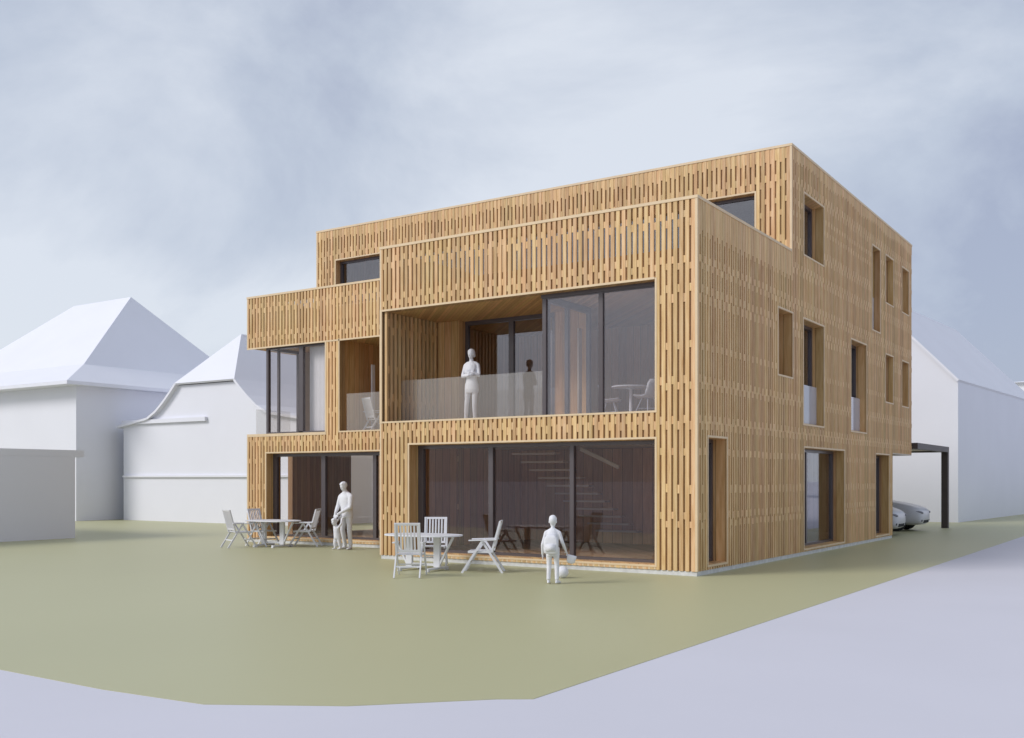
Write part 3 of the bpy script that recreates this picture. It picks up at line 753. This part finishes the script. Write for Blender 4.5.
def child(m):
    # seen from behind: faces +y, so the whole figure is turned by its rotation
    legs(m, [(-.07,.0,.60),(.07,.0,.60)], [(-.08,-.02,.33),(.075,-.01,.33)], [(-.09,.02,.06),(.08,.03,.06)], [(-.13,-.13,0),(.09,-.12,0)], (.072,.050,.040))
    m.loft([((0,.0,.50),.128,.10),((0,.0,.58),.132,.105),((0,0,.68),.118,.095),((0,-.0,.80),.126,.095),((0,-.0,.90),.13,.09),((0,-.0,.965),.095,.07),((0,-.0,1.0),.045,.045)], 16)
    m.limb([((0,-.0,.97),.042),((0,-.015,1.05),.038)], 10)
    for s_ in (-1,1): m.limb([((s_*.04,0,.965),.04),((s_*.13,0,.915),.044)], 10)
    arm(m, (.135,.0,.915), (.20,.03,.71), (.215,-.03,.53), (.042,.034,.024))
    hand(m, (.215,-.03,.53), (.0,-.15,-1), .75, .3, (-1,0,0), 1)
    arm(m, (-.135,.0,.915), (-.205,-.0,.735), (-.245,-.10,.60), (.042,.034,.024))
    hand(m, (-.245,-.10,.60), (-.3,-.5,-.8), .75, .8, (.3,.4,0), -1)
    c = (0,-.02,1.115); Q = head(m, c, .22, R(8), R(10))
    return [((c, .22, Q), dict(vol=1.0))]
person('person', 'white figure of a man bending his head, both hands held down to a toddler', (-10.98,1.98,0), R(-8), man)
person('person', 'white figure of a toddler at the feet of the man, arms reaching up', (-11.02,1.66,0), R(-14), toddler, .008)
person('person', 'white figure of a woman with folded arms standing on the balcony', (-6.20,1.12,3.171), R(14), woman).scale = (.98,1.0,1.045)
person('person', 'white figure of a child seen from behind on the lawn near a ball', (-1.62,-2.72,0), R(180+20), child, .009).scale = (.90,.95,1)
m = MB(); pk = [(.0,.70,.75),(.02,.92,.95),(.10,1.,1.),(.22,.98,.95),(.29,.85,.85),(.33,.55,.6),(.345,.2,.25)]
rings = []; nn = 24
for z, a, b in pk:
    for k in range(nn):
        q = 2*math.pi*k/nn
        rings.append((.135*a*math.copysign(abs(math.cos(q))**.6, math.cos(q)), .06*b*math.copysign(abs(math.sin(q))**.6, math.sin(q)), z))
fs = [(i*nn+k, i*nn+(k+1) % nn, (i+1)*nn+(k+1) % nn, (i+1)*nn+k) for i in range(len(pk)-1) for k in range(nn)]
m.add(rings, fs+[tuple(range(nn)), tuple(reversed(range((len(pk)-1)*nn, len(pk)*nn)))])
m.box(-.085,.085,-.075,-.05,.05,.17)
bp_ = m.build('backpack', M['figure'], None, smooth=True)
bp_.location = (-1.567,-2.865,.55); bp_.rotation_euler = (0,0,R(20)); tag(bp_, 'white rounded backpack worn low on the back of the child', 'backpack')
m = MB(); m.loft([((0,0,.0),.05,.03),((0,0,.03),.10,.05),((0,0,.15),.12,.055),((0,0,.19),.11,.04)], 14);
bg_ = m.build('hand_bag', M['figure'], None, smooth=True); bg_.location = (-1.345,-2.565,.335); bg_.scale = (.72,.6,.8); bg_.location.z = .37; bg_.rotation_euler = (0,R(14),R(30)); tag(bg_, 'small white bag hanging from the right hand of the child', 'bag')
m = MB(); m.ball((0,0,0), .115, n=28)
bl = m.build('ball', M['figure'], None, smooth=True); bl.location = (-2.02,-1.70,.115); tag(bl, 'white ball on the lawn just behind the child', 'ball')

# ------------------------------------------------------------------ cars
def car():
    t = thing('parked_car', 'x', 'car', (0,0,0))
    # nose at x=0 pointing +x; length 4.5
    st_ = [  # x, half width, z low, z belt, roof half width (None on bonnet), z roof
        (.0,.72,.28,.66,.58,.72),(-.12,.82,.22,.76,.66,.84),(-.45,.88,.20,.86,.72,.96),(-1.0,.90,.20,.94,.74,1.06),(-1.35,.91,.20,.97,.72,1.10),
        (-1.95,.90,.20,.96,.60,1.36),(-2.6,.90,.20,.97,.58,1.45),(-3.3,.90,.20,.98,.57,1.40),(-4.0,.88,.22,1.0,.58,1.12),(-4.35,.82,.28,.92,.60,1.02),(-4.5,.70,.36,.80,.52,.90)]
    m = MB(); vs = []; fs = []; n = 12
    for x, hw, zl, zb, rw, zr in st_:
        ring = [(hw*.86,zl),(hw,zl+.14),(hw*1.01,(zl+zb)/2+.05),(hw*.97,zb),(rw,zr-.02),(rw*.6,zr+.01)]
        full = [(y,z) for y, z in ring]+[(-y,z) for y, z in reversed(ring)]
        vs += [(x,y,z) for y, z in full]
    for i in range(len(st_)-1):
        for k in range(n):
            a, b = i*n+k, i*n+(k+1) % n; fs.append((a,b,b+n,a+n))
    fs.append(tuple(range(n))); fs.append(tuple(reversed(range((len(st_)-1)*n, len(st_)*n))))
    m.add(vs, fs); m.build('body', M['car'], t, smooth=True, sub=2)
    q = MB()
    q.loft([((-1.45,0,1.0),.60,.05),((-1.9,0,1.2),.60,.16),((-2.6,0,1.22),.60,.19),((-3.4,0,1.2),.58,.16),((-3.95,0,1.08),.52,.05)], 16, front=(0,0,1))
    q.build('windows', M['lamp'], t, smooth=True)
    for x in (-.88,-3.55):
        for s in (-1,1):
            w_ = MB(); w_.loft([((x,s*.72,.33),.25,.25),((x,s*.74,.33),.33,.33),((x,s*.91,.33),.33,.33),((x,s*.93,.33),.28,.28)], 28, front=(0,0,1)); wo = w_.build('wheel', M['tyre'], t, smooth=True)
            w_ = MB(); w_.loft([((x,s*.90,.33),.23,.23),((x,s*.936,.33),.22,.22)], 24, front=(0,0,1))
            w_.build('rim', M['rim'], wo)
    for s in (-1,1):
        q = MB(); q.ball((-.17,s*.635,.70),.20,.15,.06,14,Matrix.Rotation(s*R(-36),3,'Z') @ Matrix.Rotation(R(10),3,'Y')); q.build('headlight', M['lamp'], t, smooth=True)
        q = MB(); q.ball((-.10,s*.60,.40),.08,.12,.07,10); q.build('fog_light', M['tyre'], t, smooth=True)
        q = MB(); q.ball((-1.5,s*.98,1.0),.07,.11,.07,10); q.build('mirror', M['car'], t, smooth=True)
    q = MB(); q.box(-.08,-.015,-.40,.40,.30,.42); q.build('grille', M['tyre'], t, bevel=.02)
    return t
c1 = car(); c1.location = (-.06,17.2,0); tag(c1, 'silver car nearest the house corner, only its nose showing', 'car', 'silver cars under the carport')
c2 = copy_tree(c1); c2.location = (-.04,20.95,0); c2.rotation_euler = (0,0,R(0)); tag(c2, 'silver car nearest the carport post, bonnet and headlight showing', 'car', 'silver cars under the carport')

# ------------------------------------------------------------------ sky, sun, camera
w = bpy.data.worlds.new('World'); sc.world = w; w.use_nodes = True
nt = w.node_tree; N = nt.nodes; Lk = nt.links; N.clear()
out = N.new('ShaderNodeOutputWorld'); bg = N.new('ShaderNodeBackground'); bg.inputs['Strength'].default_value = .088
SUN = Vector((-.50,-.72,.62)).normalized()
elev = math.asin(SUN.z); az = math.atan2(SUN.x, SUN.y)
sky = N.new('ShaderNodeTexSky'); sky.sky_type = 'NISHITA'; sky.sun_disc = False; sky.sun_elevation = elev; sky.sun_rotation = az; sky.dust_density = 2.
tc = N.new('ShaderNodeTexCoord'); mp = N.new('ShaderNodeMapping'); mp.inputs['Scale'].default_value = (1.,1.,1.7); mp.inputs['Location'].default_value = (.35,.1,.2)
Lk.new(tc.outputs['Generated'], mp.inputs[0])
n1 = N.new('ShaderNodeTexNoise'); n1.inputs['Scale'].default_value = 2.2; n1.inputs['Detail'].default_value = 9; n1.inputs['Roughness'].default_value = .57; n1.inputs['Distortion'].default_value = .35
Lk.new(mp.outputs[0], n1.inputs['Vector'])
cr = N.new('ShaderNodeValToRGB'); e = cr.color_ramp.elements
e[0].position = .33; e[0].color = (3.5,3.9,5.05,1); e[1].position = .66; e[1].color = (6.5,6.9,7.6,1)
k = e.new(.48); k.color = (4.75,5.25,6.2,1)
val = n1.outputs[0]
for d_, rad, amt in (((-.15,.978,.13),.26,.11), ((-.12,.917,.376),.28,.10), ((-.80,.473,.362),.26,.05), ((-.82,.55,.10),.34,-.12), ((-.45,.78,.42),.28,-.06), ((-.30,.93,.30),.2,-.05)):  # vignette painted into the upper sky corners
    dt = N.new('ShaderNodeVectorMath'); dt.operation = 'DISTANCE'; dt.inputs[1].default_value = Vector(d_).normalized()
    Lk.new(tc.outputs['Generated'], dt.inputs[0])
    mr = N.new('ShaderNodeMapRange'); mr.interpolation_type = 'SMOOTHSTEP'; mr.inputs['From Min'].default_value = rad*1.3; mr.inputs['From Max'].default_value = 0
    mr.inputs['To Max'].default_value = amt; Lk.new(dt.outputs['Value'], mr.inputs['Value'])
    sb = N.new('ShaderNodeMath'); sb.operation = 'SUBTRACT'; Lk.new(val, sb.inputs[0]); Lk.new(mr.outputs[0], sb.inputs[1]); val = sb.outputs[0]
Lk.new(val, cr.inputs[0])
mx = N.new('ShaderNodeMix'); mx.data_type = 'RGBA'; mx.inputs[0].default_value = .86
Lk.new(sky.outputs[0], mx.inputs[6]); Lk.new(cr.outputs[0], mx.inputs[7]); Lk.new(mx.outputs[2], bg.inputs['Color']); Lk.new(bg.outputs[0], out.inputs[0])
sl = bpy.data.lights.new('sun', 'SUN'); sl.energy = 1.5; sl.angle = R(22); sl.color = (1,.972,.945)
so_ = bpy.data.objects.new('sun', sl); C.objects.link(so_); so_.rotation_euler = (-SUN).to_track_quat('-Z','Y').to_euler(); so_.location = (-30,-50,40)

cam = bpy.data.cameras.new('camera'); co = bpy.data.objects.new('camera', cam); C.objects.link(co); sc.camera = co
co.location = (7.9143,-18.3706,1.88); co.rotation_euler = (R(90),0,R(33.6415))
cam.sensor_width = 36; cam.sensor_fit = 'HORIZONTAL'; cam.lens = 1016.233/1024*36; cam.shift_y = (479.472-369)/1024; cam.clip_end = 3000; cam.clip_start = .1
sc.render.resolution_x = 1024; sc.render.resolution_y = 738
sc.view_settings.view_transform = 'Standard'; sc.view_settings.look = 'None'; sc.view_settings.exposure = .46; sc.view_settings.gamma = 1; sc.view_settings.use_curve_mapping = False
sc.cycles.transparent_max_bounces = 40
sc.cycles.max_bounces = 12
